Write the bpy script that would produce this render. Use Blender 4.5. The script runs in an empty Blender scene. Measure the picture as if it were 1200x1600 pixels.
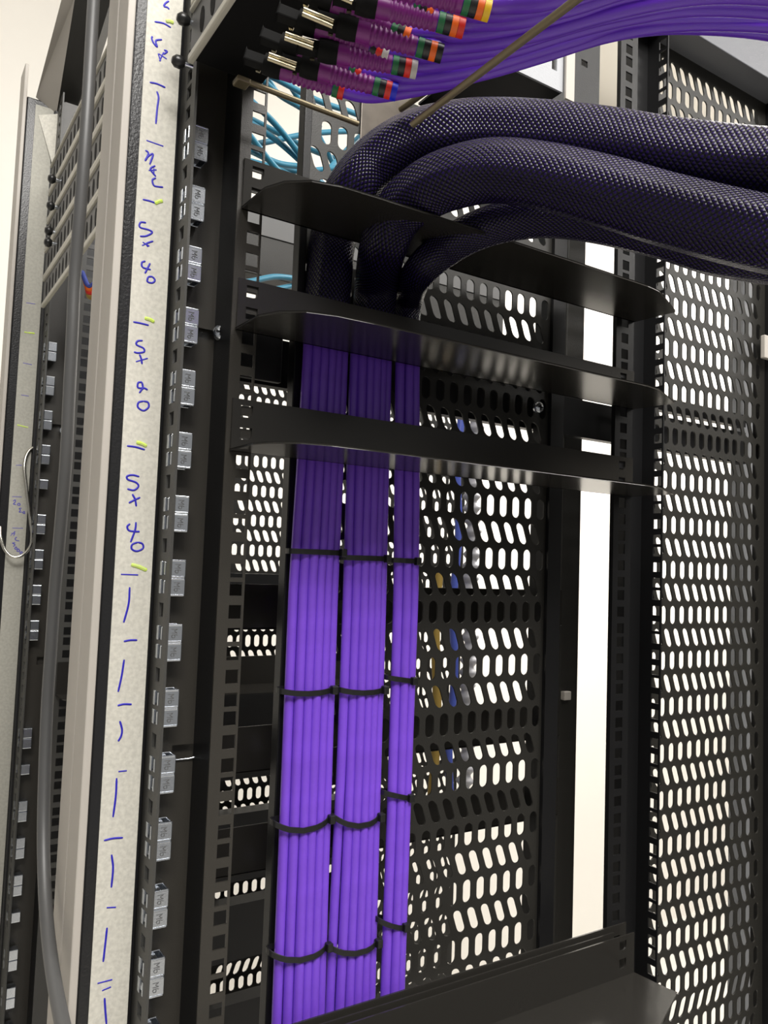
import bpy, math, random
from mathutils import Vector, Matrix
random.seed(7)
sc = bpy.context.scene
# ------------------------------------------------------------------ camera
# world frame: x runs into the depth of the racks, y across the row of racks, z up; lengths below are
# in millimetres measured from the camera, which stands 1.5 m above the floor.
CH = 1.5
YAW, PIT, ROL, FPX = 1.00263071, 0.06751002, 0.03590486, 1251.2
def _rot():
    A = Vector((math.sin(YAW), 0, math.cos(YAW))); B = Vector((-math.cos(YAW), 0, math.sin(YAW))); V = Vector((0, -1, 0))
    cp, sp, cr, sr = math.cos(PIT), math.sin(PIT), math.cos(ROL), math.sin(ROL)
    Rx = Matrix(((1, 0, 0), (0, cp, sp), (0, -sp, cp))); Rz = Matrix(((cr, -sr, 0), (sr, cr, 0), (0, 0, 1)))
    return Matrix([list(Rz @ Rx @ d) for d in (A, B, V)]).transposed()
CM = _rot()
def ray(x, y): return CM.transposed() @ Vector(((x - 600) / FPX, (y - 800) / FPX, 1.0))
def at(x, y, ax, c):
    r = ray(x, y); return r * (c / r[ax])
def atz(x, y, Z): return ray(x, y) * Z
def W(p): return Vector((p[0] / 1000, p[1] / 1000, CH + p[2] / 1000))
cam = bpy.data.cameras.new('camera'); co = bpy.data.objects.new('camera', cam); sc.collection.objects.link(co)
cam.sensor_fit = 'VERTICAL'; cam.sensor_height = 36; cam.lens = FPX * 36 / 1600; cam.clip_start = 0.01; cam.clip_end = 50
R, D, F = Vector(CM[0]), Vector(CM[1]), Vector(CM[2])
m = Matrix((R, -D, -F)).transposed().to_4x4(); m.translation = Vector((0, 0, CH)); co.matrix_world = m
sc.camera = co
# ------------------------------------------------------------------ light
sc.view_settings.view_transform = 'Standard'; sc.view_settings.look = 'None'
sc.view_settings.gamma = 1.0; sc.view_settings.use_curve_mapping = False
sc.view_settings.exposure = 0.0
wd = bpy.data.worlds.new('world'); sc.world = wd; wd.use_nodes = True
bg = wd.node_tree.nodes['Background']; bg.inputs[0].default_value = (1.0, 0.97, 0.92, 1); bg.inputs[1].default_value = 0.26
def area(name, p, tgt, sx, sy, power, col=(1, 0.97, 0.93)):
    l = bpy.data.lights.new(name, 'AREA'); l.shape = 'RECTANGLE'; l.size = sx; l.size_y = sy; l.energy = power; l.color = col
    o = bpy.data.objects.new(name, l); sc.collection.objects.link(o); o.location = W(p)
    o.rotation_euler = (W(tgt) - W(p)).to_track_quat('-Z', 'Y').to_euler(); return o
area('ceiling_lamp_front_aisle', (-150, -900, 1380), (250, 250, 0), 1.2, 0.5, 52)
area('ceiling_lamp_side_aisle', (500, -200, 1420), (450, 300, -300), 1.2, 0.3, 13)
area('ceiling_lamp_row', (2300, -650, 1440), (2300, -650, 0), 3.6, 0.3, 60)
area('ceiling_lamp_back_aisle', (3000, 1450, 1440), (2600, 2100, -600), 3.0, 0.8, 108)
area('ceiling_lamp_left_aisle', (-300, 1300, 1400), (300, 2300, 0), 1.5, 0.4, 4)

# ------------------------------------------------------------------ materials
def mat(name, col, rough=0.5, metal=0.0, spec=0.5, bump=0.0, bscale=800, vary=0.0, vscale=40, vcol=None):
    mt = bpy.data.materials.new(name); mt.use_nodes = True
    nt = mt.node_tree; n = nt.nodes; lk = nt.links; b = n['Principled BSDF']
    b.inputs['Base Color'].default_value = (*col, 1); b.inputs['Roughness'].default_value = rough
    b.inputs['Metallic'].default_value = metal; b.inputs['Specular IOR Level'].default_value = spec
    tc = n.new('ShaderNodeTexCoord')
    if bump:
        t = n.new('ShaderNodeTexNoise'); t.inputs['Scale'].default_value = bscale; t.inputs['Detail'].default_value = 3
        lk.new(tc.outputs['Object'], t.inputs['Vector'])
        bp = n.new('ShaderNodeBump'); bp.inputs['Strength'].default_value = bump; bp.inputs['Distance'].default_value = 0.0006
        lk.new(t.outputs['Fac'], bp.inputs['Height']); lk.new(bp.outputs['Normal'], b.inputs['Normal'])
    if vary:
        t = n.new('ShaderNodeTexNoise'); t.inputs['Scale'].default_value = vscale; t.inputs['Detail'].default_value = 4
        lk.new(tc.outputs['Object'], t.inputs['Vector'])
        r = n.new('ShaderNodeValToRGB'); r.color_ramp.elements[0].position = 0.35; r.color_ramp.elements[1].position = 0.65
        c2 = vcol or tuple(c * (1 - vary) for c in col)
        r.color_ramp.elements[0].color = (*c2, 1); r.color_ramp.elements[1].color = (*col, 1)
        lk.new(t.outputs['Fac'], r.inputs['Fac']); lk.new(r.outputs['Color'], b.inputs['Base Color'])
    return mt
def braid_mat():
    mt = bpy.data.materials.new('braided_sleeve'); mt.use_nodes = True
    nt = mt.node_tree; n = nt.nodes; lk = nt.links; b = n['Principled BSDF']
    uv = n.new('ShaderNodeUVMap'); sp = n.new('ShaderNodeSeparateXYZ'); lk.new(uv.outputs[0], sp.inputs[0])
    def M_(op, a, c=None):
        x = n.new('ShaderNodeMath'); x.operation = op
        for i, v in enumerate((a, c)):
            if v is None: continue
            if isinstance(v, (int, float)): x.inputs[i].default_value = v
            else: lk.new(v, x.inputs[i])
        return x.outputs[0]
    NU, NV = 34.0, 240.0     # strands around the sleeve, crossings per metre
    u = M_('MULTIPLY', sp.outputs[0], NU * math.pi); v = M_('MULTIPLY', sp.outputs[1], NV * math.pi)
    s1 = M_('SINE', M_('ADD', u, v)); s2 = M_('SINE', M_('SUBTRACT', u, v))
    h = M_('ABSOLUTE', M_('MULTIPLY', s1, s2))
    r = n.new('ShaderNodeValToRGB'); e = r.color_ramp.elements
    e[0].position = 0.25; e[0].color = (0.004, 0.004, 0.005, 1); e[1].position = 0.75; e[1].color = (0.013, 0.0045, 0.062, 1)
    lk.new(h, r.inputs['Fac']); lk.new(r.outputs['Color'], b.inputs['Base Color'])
    bp = n.new('ShaderNodeBump'); bp.inputs['Strength'].default_value = 0.55; bp.inputs['Distance'].default_value = 0.0010
    lk.new(h, bp.inputs['Height']); lk.new(bp.outputs['Normal'], b.inputs['Normal'])
    b.inputs['Roughness'].default_value = 0.24; b.inputs['Specular IOR Level'].default_value = 0.3
    return mt
def tape_mat():
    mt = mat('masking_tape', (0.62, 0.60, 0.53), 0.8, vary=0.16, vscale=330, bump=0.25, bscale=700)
    return mt
MAT = {
 'black': mat('black_powder_coat', (0.008, 0.008, 0.0085), 0.38, spec=0.3, bump=0.25, bscale=1500),
 'panel': mat('black_perforated_steel', (0.018, 0.017, 0.0145), 0.42, spec=0.45, bump=0.35, bscale=1300),
 'blade': mat('black_satin_steel', (0.022, 0.0205, 0.018), 0.2, bump=0.03, bscale=900),
 'rail': mat('charcoal_rail_steel', (0.05, 0.049, 0.045), 0.45, bump=0.3, bscale=1200),
 'rough_black': mat('black_textured_edge', (0.012, 0.012, 0.013), 0.3, bump=0.4, bscale=500),
 'grey': mat('warm_grey_trim', (0.43, 0.40, 0.36), 0.55, bump=0.08, bscale=1200),
 'cream': mat('cream_panel_lip', (0.50, 0.48, 0.41), 0.4),
 'grey_face': mat('mid_grey_face', (0.10, 0.10, 0.10), 0.5),
 'glare_grey': mat('glare_grey_textured_steel', (0.34, 0.35, 0.37), 0.4, bump=0.4, bscale=900),  # pale base colour holds the lamp glare on the slotted bracket
 'tape': tape_mat(),
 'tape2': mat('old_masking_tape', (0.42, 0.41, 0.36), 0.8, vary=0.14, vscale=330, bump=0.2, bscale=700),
 'ink': mat('blue_ink', (0.018, 0.012, 0.42), 0.5),
 'ink2': mat('faint_blue_ink', (0.10, 0.09, 0.42), 0.6),
 'lime': mat('lime_highlighter', (0.60, 0.85, 0.04), 0.7, vary=0.25, vscale=400, vcol=(0.60, 0.70, 0.25)),
 'zinc': mat('zinc_plated_steel', (0.70, 0.74, 0.80), 0.24, metal=1.0, bump=0.1, bscale=600),
 'steel': mat('polished_steel_wire', (0.62, 0.60, 0.54), 0.18, metal=1.0),
 'brass': mat('dull_brass_rod', (0.20, 0.165, 0.10), 0.38, metal=0.6),
 'gold': mat('pale_gold_latch', (0.62, 0.55, 0.38), 0.25, metal=1.0),
 'purple': mat('purple_cable_jacket', (0.185, 0.066, 0.62), 0.36, vary=0.10, vscale=60, bump=0.05, bscale=500),
 'fibre': mat('violet_fibre_jacket', (0.13, 0.035, 0.50), 0.25, spec=0.4),
 'magenta': mat('magenta_boot', (0.17, 0.014, 0.17), 0.38),
 'sheen_black': mat('sheen_black_powder_coat', (0.032, 0.029, 0.024), 0.36, bump=0.25, bscale=1500),  # brownish sheen of the front channel and post mixed into the black
 'matte_black': mat('matte_black_plastic', (0.004, 0.004, 0.004), 0.7, spec=0.15),
 'beam_glare': mat('beam_glare_textured_steel', (0.13, 0.135, 0.15), 0.4, bump=0.4, bscale=900),  # ceiling glare on the top beam painted as grey-blue
 'plastic': mat('black_plastic', (0.012, 0.012, 0.012), 0.32),
 'dark_green': mat('dark_green_band', (0.012, 0.13, 0.045), 0.4),
 'red': mat('red_band', (0.65, 0.025, 0.015), 0.4),
 'orange': mat('orange_band', (0.85, 0.14, 0.01), 0.4),
 'yellow': mat('yellow_band', (0.85, 0.52, 0.02), 0.4),
 'blue': mat('blue_band', (0.01, 0.015, 0.6), 0.4),
 'white_band': mat('pale_grey_band', (0.55, 0.53, 0.50), 0.4),
 'teal': mat('teal_cable_jacket', (0.032, 0.19, 0.29), 0.4),
 'blue_cable': mat('blue_cable_jacket', (0.06, 0.09, 0.40), 0.4),
 'ochre': mat('ochre_cable_jacket', (0.30, 0.20, 0.04), 0.5),
 'rubber': mat('grey_black_rubber_cable', (0.075, 0.075, 0.075), 0.42),
 'conduit': mat('grey_ribbed_conduit', (0.30, 0.30, 0.32), 0.4),
 'bronze': mat('brushed_bronze_plate', (0.17, 0.145, 0.12), 0.38, metal=0.5, vary=0.5, vscale=25),
 'olive': mat('olive_door_edge', (0.11, 0.10, 0.05), 0.5),
 'wall': mat('cream_wall_paint', (0.86, 0.83, 0.77), 0.9, bump=0.1, bscale=60, vary=0.02, vscale=3),
 'floor': mat('grey_floor', (0.6, 0.58, 0.54), 0.5, vary=0.1, vscale=4),
 'ceil': mat('cream_ceiling', (0.85, 0.82, 0.76), 0.9, vary=0.02, vscale=3),
 'mark': mat('red_brown_mark', (0.12, 0.02, 0.015), 0.6),
 'braid': braid_mat(),
}
# ------------------------------------------------------------------ mesh helpers
class MB:
    def __init__(s): s.v = []; s.f = []; s.uv = None
    def box(s, x0, x1, y0, y1, z0, z1):
        b = len(s.v)
        s.v += [(x, y, z) for x in (x0, x1) for y in (y0, y1) for z in (z0, z1)]
        s.f += [tuple(b + i for i in q) for q in ((0, 1, 3, 2), (4, 6, 7, 5), (0, 4, 5, 1), (2, 3, 7, 6), (0, 2, 6, 4), (1, 5, 7, 3))]
        return s
    def prism(s, pts, off):
        """closed polygon pts (3D), extruded by vector off"""
        b = len(s.v); n = len(pts); s.v += [tuple(p) for p in pts] + [tuple(Vector(p) + Vector(off)) for p in pts]
        s.f += [tuple(range(b, b + n)), tuple(range(b + 2 * n - 1, b + n - 1, -1))]
        s.f += [(b + i, b + (i + 1) % n, b + n + (i + 1) % n, b + n + i) for i in range(n)]
        return s
    def plate_holes(s, ax, c0, c1, u0, u1, z0, z1, hu0, hu1, holes, hh):
        """vertical plate: ax = thickness axis, u = other horizontal axis, square holes centred at z in holes"""
        def bx(ua, ub, za, zb):
            if zb - za < 1e-6 or ub - ua < 1e-6: return
            if ax == 0: s.box(c0, c1, ua, ub, za, zb)
            else: s.box(ua, ub, c0, c1, za, zb)
        hs = sorted(h for h in holes if z0 + hh < h < z1 - hh)
        bx(u0, hu0, z0, z1); bx(hu1, u1, z0, z1)
        z = z0
        for h in hs: bx(hu0, hu1, z, h - hh); z = h + hh
        bx(hu0, hu1, z, z1)
        return s
    def tube(s, pts, rad, n=10, uvs=False, cap=True, lobes=0.0):
        """tube along pts; rad number or list; flat=(axis vector, factor)"""
        pts = [Vector(p) for p in pts]; m_ = len(pts)
        if not isinstance(rad, (list, tuple)): rad = [rad] * m_
        T = [(pts[min(i + 1, m_ - 1)] - pts[max(i - 1, 0)]).normalized() for i in range(m_)]
        up = Vector((0, 0, 1)) if abs(T[0].z) < 0.9 else Vector((0, 1, 0))
        N = (up - T[0] * up.dot(T[0])).normalized(); b = len(s.v); L = 0
        if uvs and s.uv is None: s.uv = {}
        for i in range(m_):
            N = (N - T[i] * N.dot(T[i])).normalized(); Bn = T[i].cross(N)
            if i: L += (pts[i] - pts[i - 1]).length
            for k in range(n):
                a = 2 * math.pi * k / n; d = N * math.cos(a) + Bn * math.sin(a)
                s.v.append(tuple(pts[i] + d * rad[i] * (1 + lobes * (math.cos(5 * a + i * .05) + .5 * math.cos(8 * a - i * .04)))))
            if i:
                for k in range(n):
                    k2 = (k + 1) % n; a_ = b + (i - 1) * n; c_ = b + i * n
                    if uvs: s.uv[len(s.f)] = ((k / n, Lp / 1000), ((k + 1) / n, Lp / 1000), ((k + 1) / n, L / 1000), (k / n, L / 1000))
                    s.f.append((a_ + k, a_ + k2, c_ + k2, c_ + k))
            Lp = L
        if cap:
            s.f.append(tuple(range(b + n - 1, b - 1, -1))); s.f.append(tuple(b + (m_ - 1) * n + k for k in range(n)))
        return s
    def disc(s, c, axis, r, h, n=16, dome=0.0):
        a = Vector(axis).normalized()
        ps = [Vector(c), Vector(c) + a * h * 0.75, Vector(c) + a * h]
        return s.tube(ps, [r, r, r * (1 - dome) if dome else r * 0.85], n)
    def build(s, name, material, parent=None, smooth=False, bevel=0.0):
        me = bpy.data.meshes.new(name)
        org = PIV.get(parent.name, Vector((0, 0, 0))) if parent is not None else Vector((0, 0, 0))
        if parent is None and s.v:
            zs = min(v[2] for v in s.v); org = Vector((sum(v[0] for v in s.v) / len(s.v), sum(v[1] for v in s.v) / len(s.v), zs))
        me.from_pydata([tuple((Vector(v) - org) / 1000) for v in s.v], [], s.f)
        me.materials.append(MAT[material] if isinstance(material, str) else material)
        if s.uv:
            ul = me.uv_layers.new(name='UVMap')
            for fi, cs in s.uv.items():
                for j, li in enumerate(me.polygons[fi].loop_indices): ul.data[li].uv = cs[j]
        if smooth:
            for p in me.polygons: p.use_smooth = True
            try: me.set_sharp_from_angle(angle=math.radians(50))
            except Exception: pass
        me.update()
        o = bpy.data.objects.new(name, me); sc.collection.objects.link(o)
        if parent is not None: o.parent = parent
        else: o.location = W(org); PIV[o.name] = org
        if bevel:
            bv = o.modifiers.new('bevel', 'BEVEL'); bv.width = bevel / 1000; bv.segments = 2; bv.limit_method = 'ANGLE'
        if parent is not None and parent.type == 'MESH': PIV[o.name] = org
        return o
PIV = {}
def tag(o, label, cat, group=None, kind=None):
    if label: o['label'] = label
    if cat: o['category'] = cat
    if group: o['group'] = group
    if kind: o['kind'] = kind
    return o
def thing(name, piv, label, cat, group=None):
    o = bpy.data.objects.new(name, None); sc.collection.objects.link(o); o.empty_display_size = 0.02
    o.location = W(piv); PIV[o.name] = Vector(piv); return tag(o, label, cat, group)
def dup(root, delta, label):
    r = root.copy(); sc.collection.objects.link(r); r.location = root.location + Vector(delta) / 1000; r['label'] = label
    for ch in root.children:
        c = ch.copy(); sc.collection.objects.link(c); c.parent = r
        for g in ch.children:
            d = g.copy(); sc.collection.objects.link(d); d.parent = c
    return r
def spline(P, k=8):
    """Catmull-Rom through rows of P (any dimension)"""
    P = [list(p) for p in P]; Q = [[2 * a - b for a, b in zip(P[0], P[1])]] + P + [[2 * a - b for a, b in zip(P[-1], P[-2])]]
    out = []
    for i in range(1, len(Q) - 2):
        for j in range(k):
            t = j / k; r = []
            for a, b, c, d in zip(Q[i - 1], Q[i], Q[i + 1], Q[i + 2]):
                r.append(0.5 * (2 * b + (c - a) * t + (2 * a - 5 * b + 4 * c - d) * t * t + (3 * b - a - 3 * c + d) * t ** 3))
            out.append(r)
    out.append(P[-1]); return out
U = 44.5; UZ = -13.2                      # rack unit and height of one unit boundary
def uholes(lo, hi):
    h = []
    for k in range(-12, 20):
        for d in (-6.35, 6.35, 22.2):
            z = UZ + U * k + d
            if lo < z < hi: h.append(z)
    return h
def perforated(mb, x0, x1, y, th, z0, z1, xv, zv, px=15.4, ph=24.37, sw=4.65, sh=9.8, n=4, zflip=-1e9):
    """sheet in an x-z plane punched with slots: upright rows and slanted rows take turns.
    xv: x of one upright slot, zv: z of one upright row"""
    k0 = math.ceil((z0 + sh + 1 - zv) / ph); k1 = math.floor((z1 - sh - 1 - zv) / ph)
    ya, yb = y - th / 2, y + th / 2
    zlo, zhi = zv + (k0 - .5) * ph, zv + (k1 + .5) * ph
    mb.box(x0, x1, ya, yb, z0, zlo); mb.box(x0, x1, ya, yb, zhi, z1)
    def outline(tilt):
        pts = []
        for q in range(4):
            seq = []
            for j in range(n + 1):
                a = math.pi / 2 * j / n; seq.append((sw * math.cos(a), (sh - sw) + sw * math.sin(a)))
            if q == 0: qs = [(sw, 0)] + seq
            elif q == 1: qs = [(-a_, b_) for a_, b_ in reversed(seq)] + [(-sw, 0)]
            elif q == 2: qs = [(-sw, 0)] + [(-a_, -b_) for a_, b_ in seq]
            else: qs = [(a_, -b_) for a_, b_ in reversed(seq)] + [(sw, 0)]
            pts.append([(a_ - b_ * tilt, b_) for a_, b_ in qs])
        return pts
    for k in range(k0, k1 + 1):
        sl = k % 2 != 0; zc = zv + k * ph; tilt = (0.36 if zc > zflip else -0.36) if sl else 0.0
        xs = xv + (px / 2 if sl else 0); i0 = math.ceil((x0 + px * .62 - xs) / px); i1 = math.floor((x1 - px * .62 - xs) / px)
        sh_ = tilt * ph / 2; ol = outline(tilt)
        xa, xb = xs + (i0 - .5) * px, xs + (i1 + .5) * px
        # margins
        mb.prism([(x0, ya, zc - ph / 2), (xa + sh_, ya, zc - ph / 2), (xa - sh_, ya, zc + ph / 2), (x0, ya, zc + ph / 2)], (0, th, 0))
        mb.prism([(xb + sh_, ya, zc - ph / 2), (x1, ya, zc - ph / 2), (x1, ya, zc + ph / 2), (xb - sh_, ya, zc + ph / 2)], (0, th, 0))
        for i in range(i0, i1 + 1):
            xc = xs + i * px
            cn = [(px / 2 - sh_, ph / 2), (-px / 2 - sh_, ph / 2), (-px / 2 + sh_, -ph / 2), (px / 2 + sh_, -ph / 2)]
            for side, yy in ((0, ya), (1, yb)):
                for q in range(4):
                    b = len(mb.v)
                    mb.v.append((xc + cn[q][0], yy, zc + cn[q][1])); P = ol[q]
                    mb.v += [(xc + a, yy, zc + c) for a, c in P]
                    c2 = cn[(q + 1) % 4]; mb.v.append((xc + c2[0], yy, zc + c2[1]))
                    for j in range(len(P) - 1):
                        f = (b, b + 1 + j + 1, b + 1 + j); mb.f.append(f if side else f[::-1])
                    f = (b, b + 1 + len(P), b + len(P)); mb.f.append(f if side else f[::-1])
            full = []
            for q in range(4): full += ol[q][:-1]
            b = len(mb.v); N = len(full)
            mb.v += [(xc + a, ya, zc + c) for a, c in full] + [(xc + a, yb, zc + c) for a, c in full]
            mb.f += [(b + j, b + (j + 1) % N, b + N + (j + 1) % N, b + N + j) for j in range(N)]
    return mb

# ------------------------------------------------------------------ room
def struct(name, material, *b):
    o = MB().box(*b).build(name, material); o['kind'] = 'structure'; return o
struct('floor', 'floor', -3000, 7000, -2500, 2400, -1560, -1500)
struct('ceiling', 'ceil', -3000, 7000, -2500, 2400, 2000, 2060)
struct('wall_back', 'wall', -3000, 7000, 2340, 2400, -1500, 2000)
struct('wall_right', 'wall', 6940, 7000, -2500, 2340, -1500, 2000)
p = at(7, 716, 1, 2338)
tag(MB().disc((p.x, 2340.5, p.z), (0, -1, 0), 4.5, 2, 12).build('wall_screw', 'mark', smooth=True), 'small red brown screw hole mark on the cream wall', 'screw')

# ------------------------------------------------------------------ rack builders
ZB, ZT = -1420, 640
def rail_parts(root, y0, ztop=ZT):
    """front mounting rail, channel wall and post of a rack's left side, at row offset y0"""
    H = uholes(-460, ztop - 10)
    MB().plate_holes(0, 172, 173.8, y0 + 537.5, y0 + 572, ZB, ztop, y0 + 546.5, y0 + 556, H, 4.8).build('mounting_rail', 'rail', root)
    # channel wall with two hook slots
    w = MB(); zs = [(-141, -131), (160, 169)]; z = ZB
    for a, b in zs:
        w.box(173.8, 205, y0 + 560, y0 + 561.6, z, a); w.box(173.8, 188, y0 + 560, y0 + 561.6, a, b); z = b
    w.box(173.8, 205, y0 + 560, y0 + 561.6, z, ztop)
    w.box(178, 208, y0 + 566.5, y0 + 567.5, -160, 190)
    w.build('channel_wall', 'sheen_black', root)
    MB().box(203.4, 205, y0 + 528.6, y0 + 560, ZB, ztop).build('channel_side', 'black', root)
    MB().plate_holes(1, y0 + 527, y0 + 528.6, 203.4, 222.8, ZB, ztop, 211.8, 221.3, H, 4.8).build('mounting_post', 'rail' if y0 else 'sheen_black', root, bevel=0)
def rear_parts(root, y0, ztop=ZT):
    H = uholes(-460, ztop - 10)
    MB().plate_holes(1, y0 + 527, y0 + 528.6, 597.5, 622.3, ZB, ztop, 604.8, 614.3, H, 4.8).build('mounting_post', 'black', root)
    MB().box(597.5, 599, y0 + 528.6, y0 + 531, ZB, ztop).build('post_edge', 'black', root)
    MB().box(636, 682, y0 + 564, y0 + 566, ZB, ztop).box(636, 638, y0 + 545, y0 + 564, ZB, ztop).build('channel_wall', 'black', root)
    MB().plate_holes(0, 682, 683.6, y0 + 537.5, y0 + 566, ZB, ztop, y0 + 539.3, y0 + 548.8, H, 4.8).build('mounting_rail', 'black', root)

# ---- unseen racks, added to darken what the steel reflects
far = thing('server_rack', (2600, -700, -1500), 'added row of closed black racks, unseen, darkening reflections across the rear aisle', 'server rack')
for i in range(5):
    MB().box(2250, 3100, -2350 + i * 620, -1745 + i * 620, -1499, 640).build('added_cabinet_body', 'panel', far, bevel=4)
# ---- the near rack
rack = thing('server_rack', (420, 560, -1500), 'black open frame server rack in the foreground with perforated side panels', 'server rack')
rail_parts(rack, 0); rear_parts(rack, 0)
MB().box(133.5, 171.5, 566, 588, ZB, ZT).build('frame_column', 'rough_black', rack, bevel=2.5)
MB().box(128, 133.5, 560, 588.5, ZB, ZT).build('edge_trim', 'grey', rack, bevel=1.0)
mb = MB(); perforated(mb, 267, 549, 565, 1.6, -460, 406, 476.2, 59.4 - 48.74 * 0, n=4); mb.build('perforated_side_panel', 'panel', rack)
MB().box(266, 272.5, 553, 564, ZB, 406).build('panel_edge_strip', 'black', rack, bevel=0.8)
MB().box(545, 562, 560, 585, ZB, 560).build('panel_upright', 'black', rack)
mb = MB(); perforated(mb, 684.5, 903, 565, 1.6, -520, 592, 736.1, 251.0, n=4, zflip=-425); mb.build('perforated_side_panel', 'panel', rack)
MB().box(903, 908, 545, 580, ZB, 592).build('rear_corner', 'black', rack, bevel=1)
# top beam above the rear panel
zb = 592
MB().box(622, 1400, 532, 568, zb, 640).build('top_beam', 'beam_glare', rack, bevel=1)
# cross members behind the panel
MB().box(225, 905, 590, 600, 142, 181).box(286, 588, 590, 600, 181, 228).build('cross_member', 'black', rack)
MB().box(588.5, 905, 590, 600, 188, 203).build('cross_member', 'black', rack)
# duct at the top carrying the slotted bracket
xe = at(879, 140, 1, 476).x; xf = at(896, 150, 1, 474).x; xg = at(935, 150, 1, 500).x
MB().box(380, xe, 478, 563, 406, 408).build('top_duct', 'black', rack)
mb = MB(); w_ = [at(v, 120, 1, 476).x for v in (823, 829, 842, 850, 862, 870)]
prev = 380
for a, b, c_, d_ in ((w_[1], w_[2], 430, 446), (w_[4], w_[5], 422, 446)):
    mb.box(prev, a, 476, 478, 406, 480); mb.box(a, b, 476, 478, 406, c_); mb.box(a, b, 476, 478, d_, 480); prev = b
mb.box(prev, xe, 476, 478, 406, 480); mb.build('slotted_bracket', 'glare_grey', rack)
MB().box(xe + 1, xf, 473, 475, 400, 480).build('bracket_flange', 'grey', rack)
hx = at(912, 100, 1, 500).x; hz = at(912, 100, 1, 500).z
mb = MB(); mb.plate_holes(1, 499, 501, xf, xg, 380, 520, hx - 4, hx + 4, [hz], 3); mb.build('bracket_plate', 'black', rack)
# bronze plate beside the perforated panel's top corner
mb = MB(); mb.box(322, 371, 562, 563.5, 352, 440); mb.build('bronze_plate', 'bronze', rack, bevel=0.6)
def screw(root, p, axis, r=5.2, h=4.5, m_='zinc'):
    s_ = MB(); s_.disc(p, axis, r, h, 18, 0.25)
    a = Vector(axis).normalized(); q = Vector(p) + a * (h - 0.2)
    o = s_.build('bolt', m_, root, smooth=True)
    t = MB()
    if abs(a.y) > .5: t.box(q.x - 3, q.x + 3, q.y - .5, q.y + .5, q.z - .6, q.z + .6).box(q.x - .6, q.x + .6, q.y - .5, q.y + .5, q.z - 3, q.z + 3)
    else: t.box(q.x - .5, q.x + .5, q.y - 3, q.y + 3, q.z - .6, q.z + .6).box(q.x - .5, q.x + .5, q.y - .6, q.y + .6, q.z - 3, q.z + 3)
    PIV[o.name] = PIV[root.name]
    t.build('cross_recess', 'plastic', o)
    return o
screw(rack, (206, 553, 165), (-0.5, -1, 0.1), 5.6, 6)
screw(rack, (254, 589, 156), (0, -1, 0), 5.5, 5); screw(rack, (530, 564, 157), (0, -1, 0), 5.5, 5)
screw(rack, (650, 589, 196), (0, -1, 0), 4, 5); screw(rack, (694, 589, 198), (0, -1, 0), 4, 5)
MB().box(211, 262, 566, 572, 140, 196).build('bracket', 'black', rack, bevel=1)
mb = MB().tube([(188, 559, -141), (200, 559, -141), (204, 557.5, -140)], 0.7, 8); mb.build('hook_lip', 'zinc', rack, smooth=True)
# olive door edge at the far rear corner
MB().box(912, 922, 556, 566, ZB, 700).build('door_edge', 'olive', rack)
q_ = at(1194, 542, 1, 553)
MB().box(q_.x - 3, q_.x + 12, 550, 556, q_.z - 14, q_.z + 14).build('door_hinge', 'grey', rack, bevel=1)

# ---- the neighbouring rack
nb = thing('server_rack', (420, 880, -1500), 'neighbouring black server rack seen at left behind the grey trim strips', 'server rack')
rail_parts(nb, 543, 600)
MB().box(133.5, 171, 592, 612, ZB, ZT).build('frame_column', 'rough_black', nb)
MB().box(128, 133.5, 591, 622, ZB, ZT).build('edge_trim', 'grey', nb, bevel=1.0)
MB().box(134, 172, 1118, 1140, ZB, 600).box(168.5, 174, 1114, 1118, ZB, 600).build('frame_column', 'rough_black', nb, bevel=2)
MB().box(129, 133.5, 1112, 1150, ZB, 640).build('edge_trim', 'grey', nb, bevel=1)
MB().box(623, 650, 619, 650, ZB, 600).build('frame_column', 'panel', nb, bevel=1)
pl = at(883, 1087, 1, 618)
MB().box(pl.x - 6, pl.x + 4, 613, 619, pl.z - 4, pl.z + 5).build('latch', 'grey', nb, bevel=.8)
MB().box(918, 945, 602, 620, ZB, 590).build('frame_column', 'glare_grey', nb, bevel=2)
# sloping cover at the top of the neighbouring rack
c0 = [Vector((133, 1118, z)) for z in (0,)]
a1, a2, a3 = at(56, 152, 1, 1119), at(88, 180, 1, 1119), at(118, 178, 1, 1119)
b1, b2, b3 = at(98, -8, 1, 980), at(118, -8, 1, 980), at(176, -8, 1, 980)
MB().prism([a1, a2, b2, b1], (12, 0, 8)).build('cover_lip', 'grey', nb)
MB().prism([a2, a3, b3, b2], (12, 4, 14)).build('sloping_cover', 'panel', nb)
mb = MB(); perforated(mb, 480, 960, 1216, 1.6, -900, 330, 524, 42 - 24, n=2, zflip=-560); mb.build('perforated_side_panel', 'panel', nb)
MB().box(176, 478, 1215, 1217, ZB, 640).build('side_panel', 'black', nb)
def zy(py, Y=1150): return at(410, py, 1, Y).z
for pa, pb in ((897, 976), (1030, 1213), (1266, 1370), (1405, 1490), (1556, 1700)):
    MB().box(440, 700, 1150, 1180, zy(pb), zy(pa)).build('blanking_plate', 'black', nb)
MB().box(440, 700, 1146, 1150, zy(1053), zy(1031)).build('plate_lip', 'rail', nb)
t = thing('network_switch', (300, 1000, at(430, 436, 1, 1000).z), 'dark rack mounted switch behind the window opening above the middle blade', 'switch')
z0_, z1_, z2_ = at(430, 436, 1, 1000).z, at(430, 378, 1, 1000).z, at(430, 338, 1, 1000).z
MB().box(300, 860, 1000, 1080, z0_, z2_).build('chassis', 'panel', t, bevel=1)
MB().box(302, 858, 998, 1000, z1_ + 4, z2_ - 2).build('pale_band', 'grey_face', t)
screw(nb, (205, 1100, 160), (-0.6, -1, 0.15), 6.5, 8)

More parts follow.
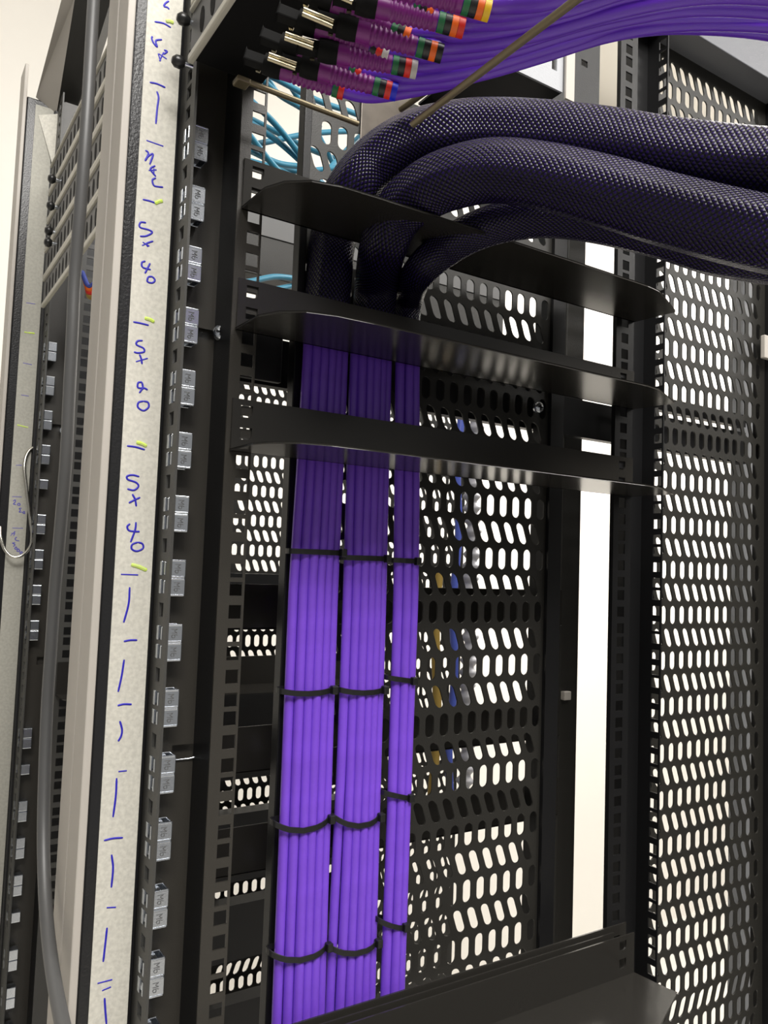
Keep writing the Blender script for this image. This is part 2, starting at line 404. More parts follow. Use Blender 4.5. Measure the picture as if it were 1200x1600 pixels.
# ------------------------------------------------------------------ cable management blades (1U panels with a tray)
def rounded_tray(x0, x1, yb, yf, z, th=1.6, sgn=-1):
    """tray outline: straight sides, cut and rounded front corners"""
    P = [(x0, yb), (x0 + 1, yb + sgn * 38), (x0 + 8, yb + sgn * 54), (x0 + 22, yb + sgn * 66), (x0 + 42, yb + sgn * 71.5), (x0 + 70, yb + sgn * 72.5)]
    P += [(x1 - 68, yb + sgn * 72.5), (x1 - 50, yb + sgn * 70), (x1 + 6, yb + sgn * 44), (x1 + 4, yb + sgn * 36), (x1, yb)]
    return [(a, b, z) for a, b in P], th
def blade(y, z0, z1, label, sgn=-1, holes=True, name='cable_management_panel', x0=206.8, x1=622.0):
    t = thing(name, (x0, y, z0), label, 'panel', None)
    mb = MB(); ya, yb = (y - 1.6, y) if sgn < 0 else (y, y + 1.6)
    hz = [z0 + 13.2, z0 + 29.0] if holes else []
    def face(xa, xb, hx0, hx1):
        mb.plate_holes(1, ya, yb, xa, xb, z0, z1, hx0, hx1, hz, 4.3)
        # rounded lower corner of each hole
        for h in hz:
            for k in range(5):
                a0, a1 = k * math.pi / 10, (k + 1) * math.pi / 10
                c = Vector((hx1 - 4.3, ya, h))
                pts = [(hx1, ya, h - 4.3), (c.x + 4.3 * math.cos(a0), ya, c.z - 4.3 * math.sin(a0)), (c.x + 4.3 * math.cos(a1), ya, c.z - 4.3 * math.sin(a1))]
                mb.prism(pts, (0, yb - ya, 0))
    if holes:
        face(x0, x0 + 40, x0 + 6.2, x0 + 15.2); mb.box(x0 + 40, x1 - 40, ya, yb, z0, z1); face(x1 - 40, x1, x1 - 20, x1 - 11)
    else: mb.box(x0, x1, ya, yb, z0, z1)
    mb.build('face_plate', 'blade', t)
    P, th = rounded_tray(x0, x1, y, 0, z0, sgn=sgn)
    MB().prism(P, (0, 0, th)).build('tray', 'blade', t, bevel=0.5)
    return t
blade(526.9, 250.2, 287.5, 'topmost black blade panel, its dark tray under the braided sleeves')
blade(526.9, 162.6, 200.0, 'middle black blade panel of the upper three, crossing above the exposed purple cables')
blade(526.9, 76.4, 113.8, 'third black blade panel down, crossing in front of the purple cables above the first ties')
blade(517.0, -369.0, -331.5, 'lowest black blade panel at the bottom edge, its tray seen from above')
# back plate of the lowest blade
t = thing('blanking_panel', (223, 527, -377), 'flat black blanking panel behind the lowest blade panel at bottom', 'panel')
mb = MB(); mb.plate_holes(1, 525.2, 526.8, 206.8, 622, -380, -326, 605, 614, [-340, -355.5], 4.3); mb.build('face_plate', 'blade', t)
MB().box(206.8, 600, 520.5, 522, -376, -329).build('stiffener', 'blade', t)
# panels of the neighbouring rack, facing away
blade(617, -56, -18.7, 'black blade panel seen through the perforated panel just below eye height', sgn=1, holes=False)
blade(617, -171.9, -134.7, 'black blade panel seen through the perforated panel, second down', sgn=1, holes=False)
blade(617, -252.4, -214.4, 'black blade panel seen through the perforated panel, third down', sgn=1, holes=False)
zl = at(75, 1087, 1, 1070)[2]; zh = at(75, 1035, 1, 1070)[2]
blade(1069.5, zl, zh, 'grey black blade panel at left behind the hanging power cable', sgn=-1, holes=False)

# ------------------------------------------------------------------ patch panel at top and neighbour's perforated blanks
def lipped_panel(y0, y1, z, label, body=0, x=166, hh=40):
    t = thing('fibre_patch_panel' if body else 'vented_blanking_panel', (x, y1, z), label, 'panel', None if body else 'vented blanking panels of the neighbouring rack')
    mb = MB(); mb.box(x - 1.5, x + 1, y0, y1, z + 5, z + hh - 3); mb.build('face_plate', 'grey_face', t)
    MB().box(x - 3.5, x + 1, y0, y1, z, z + 6).build('lower_lip', 'cream', t, bevel=1.2)
    MB().box(x - 4, x + 1, y0, y1, z + hh - 3.5, z + hh - 0.5).build('upper_lip', 'cream', t, bevel=1)
    mb = MB(); yy = y1 - 22
    while yy > y0 + 8:
        for r_ in (0,):
            zc = z + hh / 2
            pts = []
            for k in range(12):
                a = 2 * math.pi * k / 12; pts.append((x - 1.8, yy + 4.4 * math.cos(a), zc + 9.5 * math.sin(a) + 1.2 * math.cos(a)))
            mb.prism(pts, (0.5, 0, 0))
        yy -= 20
    mb.build('vent_slots', 'matte_black', t)
    if body: MB().box(x + 1, x + 50, y0, y1 - 4, z + 1, z + hh).build('body', 'matte_black', t, bevel=0.6)
    return t
lipped_panel(90, 529, 343, 'grey patch panel with cream lips at top, magenta plugs behind it', 1)
lipped_panel(90, 529, 384, 'grey patch panel with cream lips, topmost in the near rack', 1)
for i in range(5):
    lipped_panel(624, 1083, 312 + 37.5 * i, 'grey vented blanking panel with cream lips, %s of five behind the power cable' % ('lowest', 'second from bottom', 'middle', 'second from top', 'topmost')[i], 0, hh=37.5)
def thumb(p, label, r=5.5, s=1.0):
    t = thing('thumb_screw', p, label, 'screw')
    MB().tube([p, Vector(p) + Vector((-3, 0, 0)), Vector(p) + Vector((-8 * s, 0, 0)), Vector(p) + Vector((-11 * s, 0, 0))], [r * .7, r * 1.15, r * 1.1, r * .55], 16).build('head', 'plastic', t, smooth=True)
    MB().tube([p, Vector(p) + Vector((6, 0, 0))], r * .45, 10).build('shank', 'zinc', t, smooth=True)
for px_, py_, lb in ((296, 34, 'black domed thumb screw at the upper patch panel end'), (288, 100, 'black domed thumb screw at the lower end of the top patch panel')):
    p = at(px_, py_, 0, 163); thumb(p, lb, 3.9, .8)
for k, (px_, py_) in enumerate(((87, 281), (85, 323), (82, 362), (81, 380))):
    p = at(px_, py_, 0, 160); thumb(p, 'black thumb screw on the neighbouring rail, %s from the top' % ('first', 'second', 'third', 'fourth')[k], 5, .8)

# ------------------------------------------------------------------ cage nuts
def cage_nut(p, label, group):
    t = thing('cage_nut', p, label, 'cage nut', group); x, y, z = p
    mb = MB()
    mb.box(x + 2, x + 13, y - 6.6, y - 5.6, z - 6.1, z + 6.1); mb.box(x + 2, x + 13, y + 5.2, y + 6.2, z - 6.1, z + 6.1)
    mb.box(x + 12, x + 13, y - 5.6, y + 5.2, z - 6.1, z + 6.1)
    mb.box(x + 2, x + 12.5, y - 6.9, y - 5.4, z + 4.9, z + 6.3); mb.box(x + 2, x + 12.5, y - 6.9, y - 5.4, z - 6.3, z - 4.9)
    mb.build('cage', 'zinc', t, bevel=0.45)
    mb = MB(); mb.box(x - 1.6, x - 0.4, y + 1.6, y + 5.6, z - 4.9, z + 4.9); mb.box(x - 1.6, x + 2, y + 3.8, y + 4.6, z - 4.7, z + 4.7)
    mb.box(x - 1.4, x - 0.4, y - 5.6, y - 3.6, z - 4.4, z + 4.4); mb.build('spring_lip', 'zinc', t, bevel=0.25)
    MB().box(x + 3, x + 8.5, y - 5, y + 5, z - 5, z + 5).build('square_nut', 'zinc', t)
    # stamped thread size, read from the side
    def st(mb, pts):
        for (a, b), (c, d) in zip(pts, pts[1:]):
            mb.tube([(x + 7.4 + a, y - 6.75, z + b), (x + 7.4 + c, y - 6.75, z + d)], 0.25, 5)
    mb = MB()
    st(mb, [(-2.2, 0.3), (1.8, 0.3), (-0.4, 1.6), (1.8, 3.0), (-2.2, 3.0)])
    st(mb, [(2.0, -1.2), (0.4, -0.8), (-1.6, -1.0), (-2.1, -2.0), (-1.4, -3.0), (0.0, -2.9), (0.3, -1.9), (-0.2, -0.9)])
    mb.build('stamped_marking', 'grey_face', t)
    return t
ordn = ['first', 'second', 'third', 'fourth', 'fifth', 'sixth', 'seventh', 'eighth', 'ninth', 'tenth', 'eleventh', 'twelfth', 'thirteenth', 'fourteenth', 'fifteenth', 'sixteenth', 'seventeenth', 'eighteenth', 'nineteenth', 'twentieth']
first = None; P0 = Vector((173.0, 551.3, UZ + 7 * U + 6.35)); k = 0
for u in range(7, -8, -1):
    for s_, w_ in ((6.35, 'upper'), (-6.35, 'lower')):
        lb = 'silver cage nut in the near rail, %s of the %s pair from the top' % (w_, ordn[7 - u])
        p = Vector((173.0, 551.3, UZ + u * U + s_))
        if first is None: first = cage_nut(P0, lb, 'cage nuts in the near mounting rail')
        else: dup(first, p - P0, lb)
        k += 1
def simple_nut(p, label):
    t = thing('cage_nut', p, label, 'cage nut', 'cage nuts in the neighbouring mounting rail'); x, y, z = p
    MB().box(x + 2, x + 13, y - 6.6, y + 6.2, z - 6.1, z + 6.1).build('cage', 'zinc', t, bevel=0.8)
    MB().box(x - 1.6, x + .2, y + 1.6, y + 5.6, z - 4.9, z + 4.9).build('spring_lip', 'zinc', t)
    return t
n1 = None; i = 0; NP = Vector((173, 1094.5, 0))
for u in range(6, -15, -1):
    for s_, w_ in ((6.35, 'upper'), (-6.35, 'lower')):
        if u in (2, -6, -10) and s_ < 0: continue
        if u in (-3, -4) : continue
        lb = 'small silver cage nut in the neighbouring rail, %s of row %s' % (w_, ['one','two','three','four','five','six','seven','eight','nine','ten','eleven','twelve','thirteen','fourteen','fifteen','sixteen','seventeen','eighteen','nineteen','twenty','twenty one'][6 - u])
        z = UZ + u * U + s_ + 6
        if n1 is None: n1 = simple_nut(Vector((173, 1094.5, z)), lb); NZ = z
        else: dup(n1, (0, 0, z - NZ), lb)

# ------------------------------------------------------------------ masking tapes and handwriting
def strokes(plist, yp, rad, depth=0.35):
    """pen strokes as thin flat ribbons lying on the tape (x-z plane at y=yp)"""
    mb = MB()
    for pts in plist:
        Q = [at(px, py, 1, yp) for px, py in pts]
        S = spline([tuple(q) for q in Q], 5) if len(Q) > 2 else [tuple(q) for q in Q]
        S = [Vector(q) for q in S]; n_ = len(S)
        off = Vector((0, 0.35, 0))
        mb.tube([q + off for q in S], [rad * 0.75] + [rad] * (n_ - 2) + [rad * 0.8], 8)
    return mb
def cr(x0, y0, s, pts): return [(x0 + a / s, y0 + b / s) for a, b in pts]
tape = MB().box(142.6, 168.4, 565.2, 566, ZB, ZT - 10).build('masking_tape', 'tape'); tag(tape, 'wide cream masking tape strip with blue handwriting down the near rack frame', 'tape')
A_ = 4.71; S = []
def z3(*pts): S.append(cr(200, 0, A_, pts))
z3((285, 5), (257, 45), (300, 20)); S[-1] = cr(200, 0, A_, [(262, 48), (275, 25), (300, 8)]); z3((262, 48), (290, 55), (303, 70))
z3((195, 160), (260, 172), (315, 203))
z3((180, 268), (175, 285), (190, 320), (215, 345), (205, 300), (250, 292))
z3((265, 368), (288, 380), (262, 400)); z3((225, 395), (285, 435)); z3((262, 385), (232, 450)); z3((222, 395), (240, 450))
z3((160, 606), (215, 618), (275, 645)); z3((213, 672), (225, 720), (215, 800), (205, 912))
z3((135, 1033), (260, 1077))
z3((128, 1105), (150, 1130), (125, 1185)); z3((125, 1185), (150, 1150), (185, 1135), (160, 1210))
z3((152, 1255), (210, 1250)); z3((200, 1220), (165, 1245), (205, 1300)); z3((190, 1240), (190, 1290))
z3((205, 1310), (180, 1325), (190, 1365), (225, 1375), (258, 1378))
z3((108, 1468), (160, 1480), (218, 1500))
def z4(*pts): S.append(cr(190, 320, A_, pts))
z4((180, 132), (140, 130), (135, 165), (200, 185), (225, 205), (180, 230), (135, 232))
z4((155, 275), (205, 305)); z4((232, 268), (185, 285), (195, 310)); z4((150, 300), (232, 268))
z4((175, 415), (150, 425), (155, 460), (215, 478)); z4((210, 430), (190, 470), (172, 505))
z4((195, 530), (190, 565), (225, 575), (245, 555), (225, 530), (195, 530))
z4((85, 862), (140, 872), (200, 887))
z4((155, 1000), (118, 1003), (110, 1030), (160, 1055), (165, 1082), (120, 1090), (90, 1083))
z4((105, 1155), (192, 1130)); z4((132, 1100), (145, 1135), (150, 1172))
z4((150, 1305), (122, 1310), (120, 1345), (155, 1345), (150, 1305)); z4((130, 1385), (160, 1350), (192, 1362))
z4((160, 1445), (125, 1455), (120, 1490), (160, 1515), (198, 1490), (195, 1455), (160, 1445))
def z5(*pts): S.append(cr(170, 660, 5.714, pts))
z5((162, 210), (240, 220), (322, 245))
z5((272, 485), (215, 470), (165, 480), (170, 510), (240, 535), (265, 570), (225, 605), (165, 595))
z5((210, 640), (235, 690), (245, 750)); z5((178, 720), (225, 695), (280, 670))
z5((190, 905), (165, 930), (180, 965), (240, 975), (275, 975)); z5((243, 890), (235, 960), (195, 1070))
z5((260, 1070), (210, 1090), (205, 1130), (250, 1150), (305, 1125), (300, 1085), (260, 1070))
z5((108, 1357), (262, 1362))
def z6(*pts): S.append(cr(0, 800, 3, pts))
z6((608, 352), (603, 430), (580, 518)); z6((580, 607), (610, 601), (643, 601)); z6((582, 692), (570, 770), (554, 843))
z6((551, 908), (580, 901), (617, 902)); z6((562, 980), (572, 1020), (568, 1050), (554, 1075))
def z7(*pts): S.append(cr(0, 1200, 3, pts))
z7((555, 17), (594, 13)); z7((547, 47), (543, 130), (530, 230)); z7((487, 340), (530, 330), (576, 327)); z7((523, 406), (530, 470), (522, 560))
z7((500, 655), (543, 653)); z7((502, 748), (493, 830), (484, 908)); z7((457, 1010), (526, 992)); z7((478, 1044), (520, 1026)); z7((490, 1078), (494, 1140), (499, 1200))
for q in S: strokes([q], 565.2, 0.85).build('handwritten_stroke', 'ink', tape, smooth=True)
HL = []
for x0, y0, x1, y1 in ((259, 33, 271, 36), (242, 318, 254, 314), (226, 497, 241, 503), (213, 691, 229, 697), (205, 882, 229, 891)):
    HL.append([(x0, y0), ((x0 + x1) / 2, (y0 + y1) / 2 - 1), (x1, y1)])
for q in HL: strokes([q], 565.25, 1.5, 0.2).build('highlighter_mark', 'lime', tape)
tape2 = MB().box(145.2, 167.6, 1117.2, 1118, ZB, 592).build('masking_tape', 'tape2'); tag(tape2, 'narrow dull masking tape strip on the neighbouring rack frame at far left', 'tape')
S = []
for a in (((41, 473), (55, 475)), ((36, 567), (50, 570)), ((33, 617), (45, 619)), ((25, 727), (34, 727)), ((19, 776), (34, 776.5)), ((19, 825), (36, 825.5))): S.append(list(a))
def z8(*pts): S.append(cr(0, 740, 10, pts))
z8((205, 430), (235, 410), (240, 440), (210, 475), (250, 485)); z8((285, 460), (275, 490), (310, 495), (310, 470), (285, 460))
z8((340, 540), (300, 545), (320, 570), (300, 600), (345, 600)); z8((380, 585), (355, 610), (385, 625), (380, 585))
z8((165, 970), (235, 900)); z8((235, 900), (215, 975)); z8((175, 930), (240, 945)); z8((265, 990), (235, 1015), (255, 1045), (300, 1050))
z8((235, 1080), (195, 1085), (235, 1110), (205, 1140)); z8((250, 1140), (230, 1175), (270, 1180), (250, 1140)); z8((290, 1170), (265, 1210), (310, 1215), (290, 1170)); z8((340, 1215), (310, 1245), (350, 1250), (340, 1215))
for q in S: strokes([q], 1117.2, 0.75).build('handwritten_stroke', 'ink2', tape2)
for q in ([(38, 519), (54, 521)], [(27, 664), (44, 668)]): strokes([q], 1117.2, 1.3).build('highlighter_mark', 'lime', tape2)
# loose curled end of the neighbour's tape
tl = [at(60, 180, 1, 1117), at(90, 178, 1, 1112), at(88, 280, 1, 1114)]
MB().prism(tl, (0, -0.4, 0)).build('loose_tape_end', 'tape', tape2)

# ------------------------------------------------------------------ purple bundles
ties = []
def bundle(n, xl, xr, name_, r, zt=186, zbm=-440):
    """n cables; xl/xr: lists of (z, x) giving the left and right edges"""
    def lerp(tab, z):
        tab = sorted(tab)
        if z <= tab[0][0]: return tab[0][1]
        for (a, b), (c, d) in zip(tab, tab[1:]):
            if z <= c: return b + (d - b) * (z - a) / (c - a)
        return tab[-1][1]
    for i in range(n):
        pts = []; ph = random.random() * 6
        z = zt
        while z >= zbm:
            a, b = lerp(xl, z), lerp(xr, z); w_ = (b - a - 2 * r) / max(n - 1, 1); f = (i / (n - 1)) * 2 - 1
            yy = 538.5 + (4.0 if n > 3 else 1.5) * f * f + (0.6 if n > 3 else 0.2) * math.sin(z / 60 + ph)
            pts.append((a + r + w_ * i + 0.35 * math.sin(z / 75 + ph), yy, z)); z -= 16
        o = MB().tube(pts, r, 12).build('network_cable', 'purple', smooth=True)
        tag(o, 'purple network cable, %s from the left in the %s bundle of %s' % (ordn[i], name_, {6: 'six', 3: 'three'}[n]), 'cable', 'purple cables in the %s vertical bundle' % name_)
bundle(6, [(160, 268.2), (80, 267), (-20, 264.6), (-130, 265), (-330, 266.5), (-450, 266.8)], [(160, 307), (-20, 306.4), (-130, 307), (-230, 308), (-330, 309.5), (-450, 310.5)], 'left', 3.75)
bundle(6, [(160, 309.5), (-20, 311.5), (-160, 312), (-250, 311), (-330, 310), (-450, 310.5)], [(160, 347.8), (-20, 350.8), (-130, 351.5), (-330, 354), (-450, 354.5)], 'middle', 3.7)
bundle(3, [(160, 351.5), (60, 354.5), (-20, 356.8), (-200, 358), (-450, 358.2)], [(160, 374), (60, 378), (-20, 380.3), (-200, 380), (-450, 379.5)], 'right', 3.9)
def tie(pxl, pyl, pxr, pyr, sag, label, xa, xb):
    """strap round a bundle from its left to its right side"""
    a, b = at(pxl, pyl, 1, 536), at(pxr, pyr, 1, 536)
    t = thing('cable_tie', (b.x, 536, b.z), label, 'cable tie', 'black cable ties round the purple bundles')
    mb = MB(); n_ = 24; ring = []
    cx, hw = (a.x + b.x) / 2, (b.x - a.x) / 2 + 0.8
    for k in range(n_):
        an = 2 * math.pi * k / n_
        c_, s_ = math.cos(an), math.sin(an)
        X = cx + hw * math.copysign(abs(c_) ** 0.55, c_); Y = 541 + 7.2 * math.copysign(abs(s_) ** 0.7, s_)
        Z = a.z + (b.z - a.z) * (X - a.x) / (b.x - a.x) - (sag * (1 - ((X - cx) / hw) ** 2) if s_ < 0 else 0)
        ring.append((X, Y, Z))
    for k in range(n_):
        p, q = Vector(ring[k]), Vector(ring[(k + 1) % n_])
        cdir = Vector((p.x - cx, p.y - 541, 0)).normalized() * 0.5; cd2 = Vector((q.x - cx, q.y - 541, 0)).normalized() * 0.5
        h_ = 2.0
        mb.v += [tuple(v) for v in (p - cdir + Vector((0, 0, -h_)), p + cdir + Vector((0, 0, -h_)), p + cdir + Vector((0, 0, h_)), p - cdir + Vector((0, 0, h_)),)]
    for k in range(n_):
        b_, c_ = 4 * k, 4 * ((k + 1) % n_)
        for i in range(4): mb.f.append((b_ + i, b_ + (i + 1) % 4, c_ + (i + 1) % 4, c_ + i))
    mb.build('strap', 'plastic', t, smooth=False)
    MB().box(b.x - 0.5, b.x + 4.2, 532.5, 538, b.z - 3.2, b.z + 3.2).build('locking_head', 'plastic', t, bevel=0.7)
rows = [('left', 6, ((455, 861, 532, 864, 0), (440, 1080, 518, 1078, 2), (430, 1287, 514, 1280, 6), (424, 1490, 510, 1480, 6))),
        ('middle', 6, ((536, 871, 602, 873, 0), (533, 1078, 598, 1078, 2), (524, 1277, 592, 1277, 6), (518, 1481, 588, 1474, 5))),
        ('right', 3, ((613, 875, 649, 877, 0), (607, 1059, 643, 1064, 0), (601, 1239, 638, 1247, 0), (592, 1438, 630, 1449, 1)))]
for nm, n_, L in rows:
    for k, (a, b, c, d, sg) in enumerate(L):
        tie(a, b, c, d, sg, 'black cable tie round the %s purple bundle, %s from the top' % (nm, ordn[k]), 0, 0)

# ------------------------------------------------------------------ braided sleeves
def sleeve(rows, label):
    Q = spline(rows, 12); pts = []; rad = []
    for px, py, Z, r in Q: pts.append(atz(px, py, Z)); rad.append(r)
    o = MB().tube(pts, rad, 64, uvs=True, lobes=0.028).build('braided_sleeve', 'braid', smooth=True)
    tag(o, label, 'cable sleeve', 'black braided cable sleeves')
def vz(px, py, y): return at(px, py, 1, y).dot(Vector(CM[2]))
sleeve([(508, 505, vz(508, 505, 547), 18), (514, 440, vz(514, 440, 547), 18.2), (522, 370, vz(522, 370, 546), 18.4), (545, 305, 615, 19), (585, 258, 612, 20.5), (640, 224, 606, 22), (700, 209, 598, 22.5), (760, 204, 590, 22.5), (850, 210, 572, 22.5), (950, 224, 550, 22.5), (1050, 243, 526, 22.5), (1200, 262, 492, 22.5), (1330, 262, 460, 22.5)],
       'topmost black braided cable sleeve with a purple sheen, sweeping to the right edge')
sleeve([(582, 520, vz(582, 520, 548), 17.5), (588, 450, vz(588, 450, 547), 17.5), (600, 385, 612, 18), (625, 332, 595, 19), (662, 300, 582, 20.5), (705, 280, 570, 21), (770, 268, 556, 21), (850, 277, 540, 21), (950, 302, 520, 21.5), (1050, 331, 500, 21.5), (1200, 366, 470, 21.5), (1330, 385, 444, 21.5)],
       'middle black braided cable sleeve, directly beneath the topmost sleeve')
sleeve([(632, 530, vz(632, 530, 549), 12), (638, 470, vz(638, 470, 549), 12), (655, 425, 625, 13), (695, 388, 618, 14), (740, 362, 612, 14.5), (795, 345, 604, 15), (860, 338, 592, 15.5), (940, 346, 578, 16), (1040, 368, 560, 16.5), (1120, 392, 545, 16.5), (1200, 403, 530, 16.5), (1330, 420, 505, 16.5)],
       'lowest black braided sleeve, thin and dark, close above the topmost blade')

# ------------------------------------------------------------------ patch cables with ribbed boots
PC = [  # (connector px), boot end px, cable path, Z, latch px pair, bands, label
 ((482, 105), (583, 134), [(640, 131), (700, 126), (770, 110), (850, 86), (950, 55), (1060, 38), (1200, 40), (1330, 60)], 432, ((420, 88), (463, 104)), ('dark_green', 'plastic', 'red', 'blue'), 'patch cable with red and blue bands, lowest of the magenta plugs'),
 ((510, 80), (612, 101), [(670, 101), (730, 93), (800, 78), (890, 50), (980, 28), (1080, 14), (1200, 18), (1330, 40)], 415, ((446, 56), (490, 72)), ('dark_green', 'plastic', 'red', 'white_band'), 'patch cable with red and pale grey bands, second plug row from the bottom'),
 ((540, 42), (651, 73), [(710, 72), (770, 66), (840, 52), (930, 26), (1020, 5), (1110, -6), (1200, -4), (1330, 12)], 398, ((474, 18), (521, 38)), ('dark_green', 'plastic', 'orange', 'plastic'), 'patch cable with a single orange band, third plug row from the bottom'),
 ((570, 5), (683, 34), [(740, 36), (810, 32), (900, 10), (990, -18), (1100, -34), (1200, -40)], 382, ((506, -20), (552, 0)), ('dark_green', 'plastic', 'orange', 'red'), 'patch cable with orange and red bands, fourth plug row from the bottom'),
 ((600, -28), (722, 6), [(790, 8), (850, 4), (930, -20), (1020, -44), (1100, -58)], 366, ((536, -55), (584, -36)), ('dark_green', 'plastic', 'orange', 'yellow'), 'patch cable with orange and yellow bands, highest plug row in view'),
 ((424, 103), (520, 137), [(575, 150), (640, 142), (720, 124), (800, 99), (900, 66), (1010, 45), (1100, 43), (1200, 52), (1330, 78)], 446, None, ('dark_green', 'red'), 'patch cable plugged under the lowest row, its red band half hidden'),
 ((450, 72), (545, 110), [(590, 118), (660, 120), (740, 108), (820, 85), (900, 60), (1000, 30), (1200, 28), (1330, 50)], 430, None, ('dark_green', 'red'), 'patch cable plugged under the second row, green and red bands half hidden'),
 ((478, 36), (578, 76), [(630, 86), (700, 84), (780, 74), (860, 50), (950, 25), (1080, 3), (1200, 5), (1330, 22)], 412, None, ('plastic', 'red', 'white_band'), 'patch cable plugged under the third row with red and white bands'),
 ((502, 0), (610, 47), [(665, 54), (740, 52), (820, 40), (900, 18), (1000, -10), (1200, -22)], 396, None, ('dark_green', 'plastic', 'orange'), 'patch cable plugged under the fourth row with an orange band'),
 ((545, -28), (645, 10), [(700, 20), (780, 22), (860, 8), (960, -22), (1060, -45)], 380, None, ('dark_green', 'plastic', 'orange'), 'patch cable plugged under the fifth row near the top edge'),
]
for (cx, cy), (ex, ey), path, Z, lat, bands, lb in PC:
    c = atz(cx, cy, Z); e = atz(ex, ey, Z + 4); d = (e - c).normalized()
    t = thing('patch_cable', c, lb, 'cable', 'violet patch cables with magenta boots')
    # connector body
    s = Vector((0, 0, 1)) - d * d.z; s.normalize(); w = d.cross(s)
    def obox(mb, p, q, hs, hw):
        P = [p + s * a * hs + w * b * hw for a, b in ((-1, -1), (1, -1), (1, 1), (-1, 1))]; mb.prism(P, q - p); return mb
    obox(MB(), c - d * 15, c - d * 3, 3.0, 3.4).build('connector_body', 'matte_black', t, bevel=0.8)
    MB().tube([c - d * 4, c + d * 1, c + d * 6], [5.6, 6.0, 5.6], 16).build('connector_collar', 'matte_black', t, smooth=True)
    obox(MB(), c - d * 8.0 + w * -4, c - d * 5.6 + w * -4, 3.6, 0.8).build('clip', 'gold', t)
    if lat:
        la, lc = atz(*lat[0], Z - 6), atz(*lat[1], Z - 6); dl = (lc - la)
        mb = MB(); mb.tube([la + s * 1.3, lc + s * 1.3], 1.15, 10); mb.tube([la - s * 1.3, lc - s * 1.3], 1.15, 10); mb.build('latch', 'gold', t, smooth=True)
    # ribbed boot
    L = (e - c).length; pts = []; rr = []; u = 5.0
    while u < L:
        f = u / L; base = 5.5 - 1.1 * f
        ribbed = f > 0.35 and f < 0.93
        pts.append(c + d * u); rr.append(base + (0.38 * math.sin(u * 2 * math.pi / 2.7) if ribbed else 0)); u += 0.4
    MB().tube(pts, rr, 20).build('ribbed_boot', 'magenta', t, smooth=True)
    n1v = atz(*path[0], Z + 8); Ln = (n1v - e).length
    # cable
    ZZ = [Z + 8 - 10 * math.sin(min(i, 6) / 6 * 1.2) - i * 3 for i in range(len(path))]
    P = [tuple(e)] + [tuple(atz(px, py, zq)) for (px, py), zq in zip(path, ZZ)]
    Sp = [Vector(q) for q in spline(P, 10)]
    Sp = [tuple(c + d * (L - 3))] + [tuple(q) for q in Sp]
    MB().tube(Sp, 3.8, 14).build('cable_jacket', 'fibre', t, smooth=True)
    # colour bands follow the cable
    u = 0.3; wd_ = 3.3
    for bnd in bands:
        pa = e + d * u; pb = e + d * (u + wd_ - 0.15)
        # follow curve start direction
        MB().tube([pa, pb], 4.6, 18).build('colour_band', bnd, t, smooth=True)
        u += wd_
# ------------------------------------------------------------------ lacing rods, power cable, hook
t = thing('lacing_bar', (205, 500, 326), 'dull brass lacing bar rods crossing over and under the violet patch cables', 'bar')
MB().tube([(192, 500, 327), (284, 500, 327)], 2.0, 10).build('rod', 'brass', t, smooth=True)
MB().tube([at(645, 194, 0, 228), at(925, -19, 0, 228)], 1.9, 12).build('rod', 'brass', t, smooth=True)
MB().tube([at(626, 171, 2, 330), at(716, 108, 2, 330)], 2.2, 12).build('rod', 'brass', t, smooth=True)
MB().box(188, 198, 498, 508, 325, 329).build('mounting_foot', 'brass', t, bevel=1)
pw = [(158, -220), (152, -120), (148, -30), (143, 60), (138, 150), (132, 240), (125, 330), (117, 430), (113, 520), (108, 620), (103, 720), (94, 830), (86, 920), (80, 1010), (74, 1100), (70, 1200), (68, 1300), (70, 1390), (76, 1470), (86, 1540), (100, 1610), (118, 1680)]
P = []
for i, (a, b) in enumerate(pw):
    r = ray(a, b); P.append(tuple(at(a, b, 0, 118 - 4 * math.sin(i / 3))))
tag(MB().tube([Vector(q) for q in spline(P, 6)], 4.6, 16).build('power_cable', 'rubber', smooth=True), 'thick dark grey power cable hanging down in front of the neighbouring rack', 'cable')
hk = [(0, 823), (1, 840), (8, 860), (20, 870), (34, 868), (46, 856), (50, 838), (46, 800), (41, 760), (38, 728), (44, 706), (58, 698), (74, 700), (84, 716), (88, 745)]
tag(MB().tube([Vector(q) for q in spline([tuple(at(a, b, 1, 1112 - 12 * math.sin(i / 3))) for i, (a, b) in enumerate(hk)], 6)], 2.0, 12).build('wire_hook', 'steel', smooth=True), 'bright bent steel S shaped wire hook over the dull masking tape', 'hook')

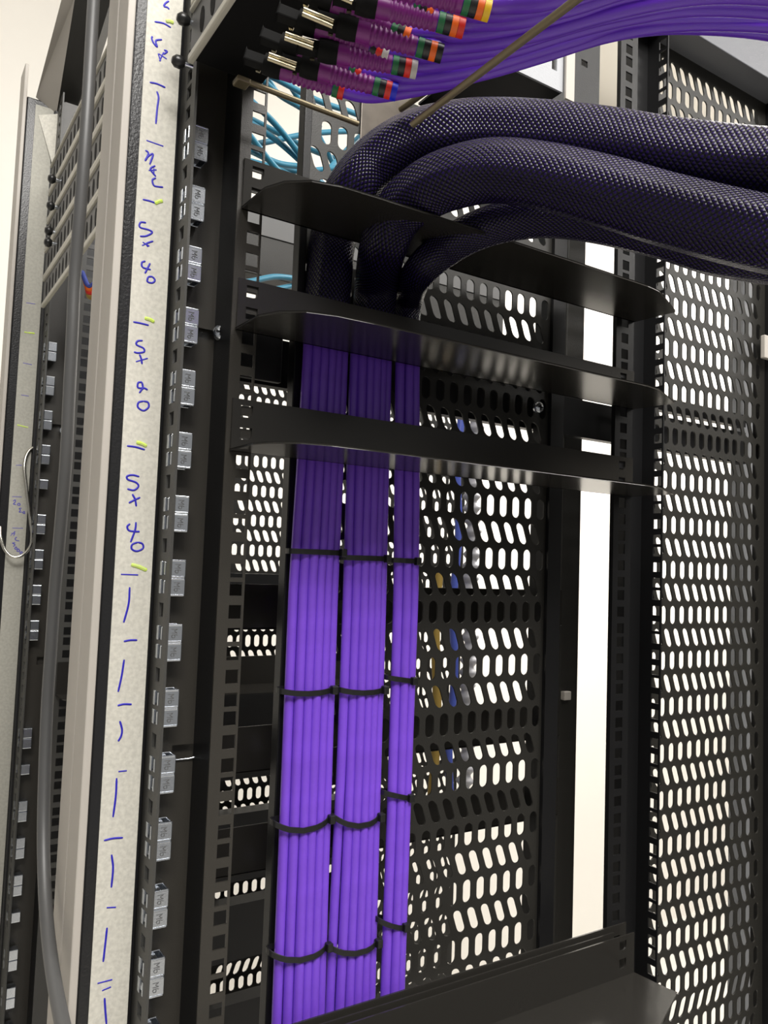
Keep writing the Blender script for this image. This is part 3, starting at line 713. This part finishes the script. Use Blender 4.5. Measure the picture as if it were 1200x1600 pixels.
# ------------------------------------------------------------------ things inside the neighbouring rack
TL = [((385, 205), (470, 300)), ((385, 150), (475, 250)), ((390, 235), (475, 262)), ((380, 185), (480, 262)), ((395, 110), (475, 172)), ((385, 250), (480, 290)), ((425, 120), (560, 180)), ((400, 225), (560, 205)), ((390, 262), (540, 262)), ((430, 100), (500, 215)), ((470, 300), (560, 215)), ((390, 440), (465, 436)), ((390, 447), (462, 446)), ((385, 95), (420, 125)), ((400, 190), (560, 262))]
names_t = ['steepest', 'upper steep', 'shallow middle', 'central', 'high left', 'lowest sloping', 'long upper right', 'rising right', 'level low', 'short steep', 'rising far right', 'upper level', 'lower level', 'corner', 'long falling']
for i, ((a, b), (c, d)) in enumerate(TL):
    p0, p1 = at(a, b, 1, 720 + i * 6), at(c, d, 1, 720 + i * 6 + 30); dv = p1 - p0
    mid = (p0 + p1) / 2 + Vector((0, 0, -4 + 8 * (i % 2)))
    P = [tuple(p0 - dv * .35), tuple(p0), tuple(mid), tuple(p1), tuple(p1 + dv * .35 + Vector((0, 0, -6)))]
    tag(MB().tube([Vector(q) for q in spline(P, 8)], 3.2, 10).build('network_cable', 'teal', smooth=True), 'teal network cable beyond the upper window opening, %s run' % names_t[i], 'cable', 'teal cables in the neighbouring rack')
r_ = 0.776; Y = 1150
P = [(r_ * Y + 4 * math.sin(z / 40), Y, z) for z in range(-420, 320, 20)]
tag(MB().tube(P, 7, 12).build('network_cable', 'blue_cable', smooth=True), 'thick blue cable hanging behind the perforated panel at centre', 'cable')
P = [(0.752 * Y + 5 * math.sin(z / 60), Y + 12, z) for z in range(-420, 20, 20)]
tag(MB().tube(P, 8, 12).build('network_cable', 'ochre', smooth=True), 'ochre cable seen through the perforated panel beside the blue cable', 'cable')
pts = []; rr = []; z = -420
while z < 320: pts.append((0.806 * Y + 3 * math.sin(z / 30), Y, z)); rr.append(13 + 3.5 * math.sin(z / 3.4)); z += 2.5
tag(MB().tube(pts, rr, 14).build('ribbed_conduit', 'conduit', smooth=True), 'grey ribbed conduit standing behind the perforated panel at centre', 'conduit')
for i, (mt_, dx) in enumerate((('blue_cable', 0), ('orange', 6), ('red', 11), ('ochre', 16))):
    P = [tuple(at(128 + dx * .6, 425 + dx * 1.5, 1, 1000)), tuple(at(140, 448 + dx, 1, 990)), tuple(at(158, 430 + dx * 2, 1, 980))]
    nmx = ('blue', 'orange', 'red', 'ochre')[i]
    tag(MB().tube([Vector(q) for q in spline(P, 8)], 3, 10).build('patch_cable', mt_, smooth=True), 'small %s cable under the vented blanking panels behind the power cable' % nmx, 'cable')
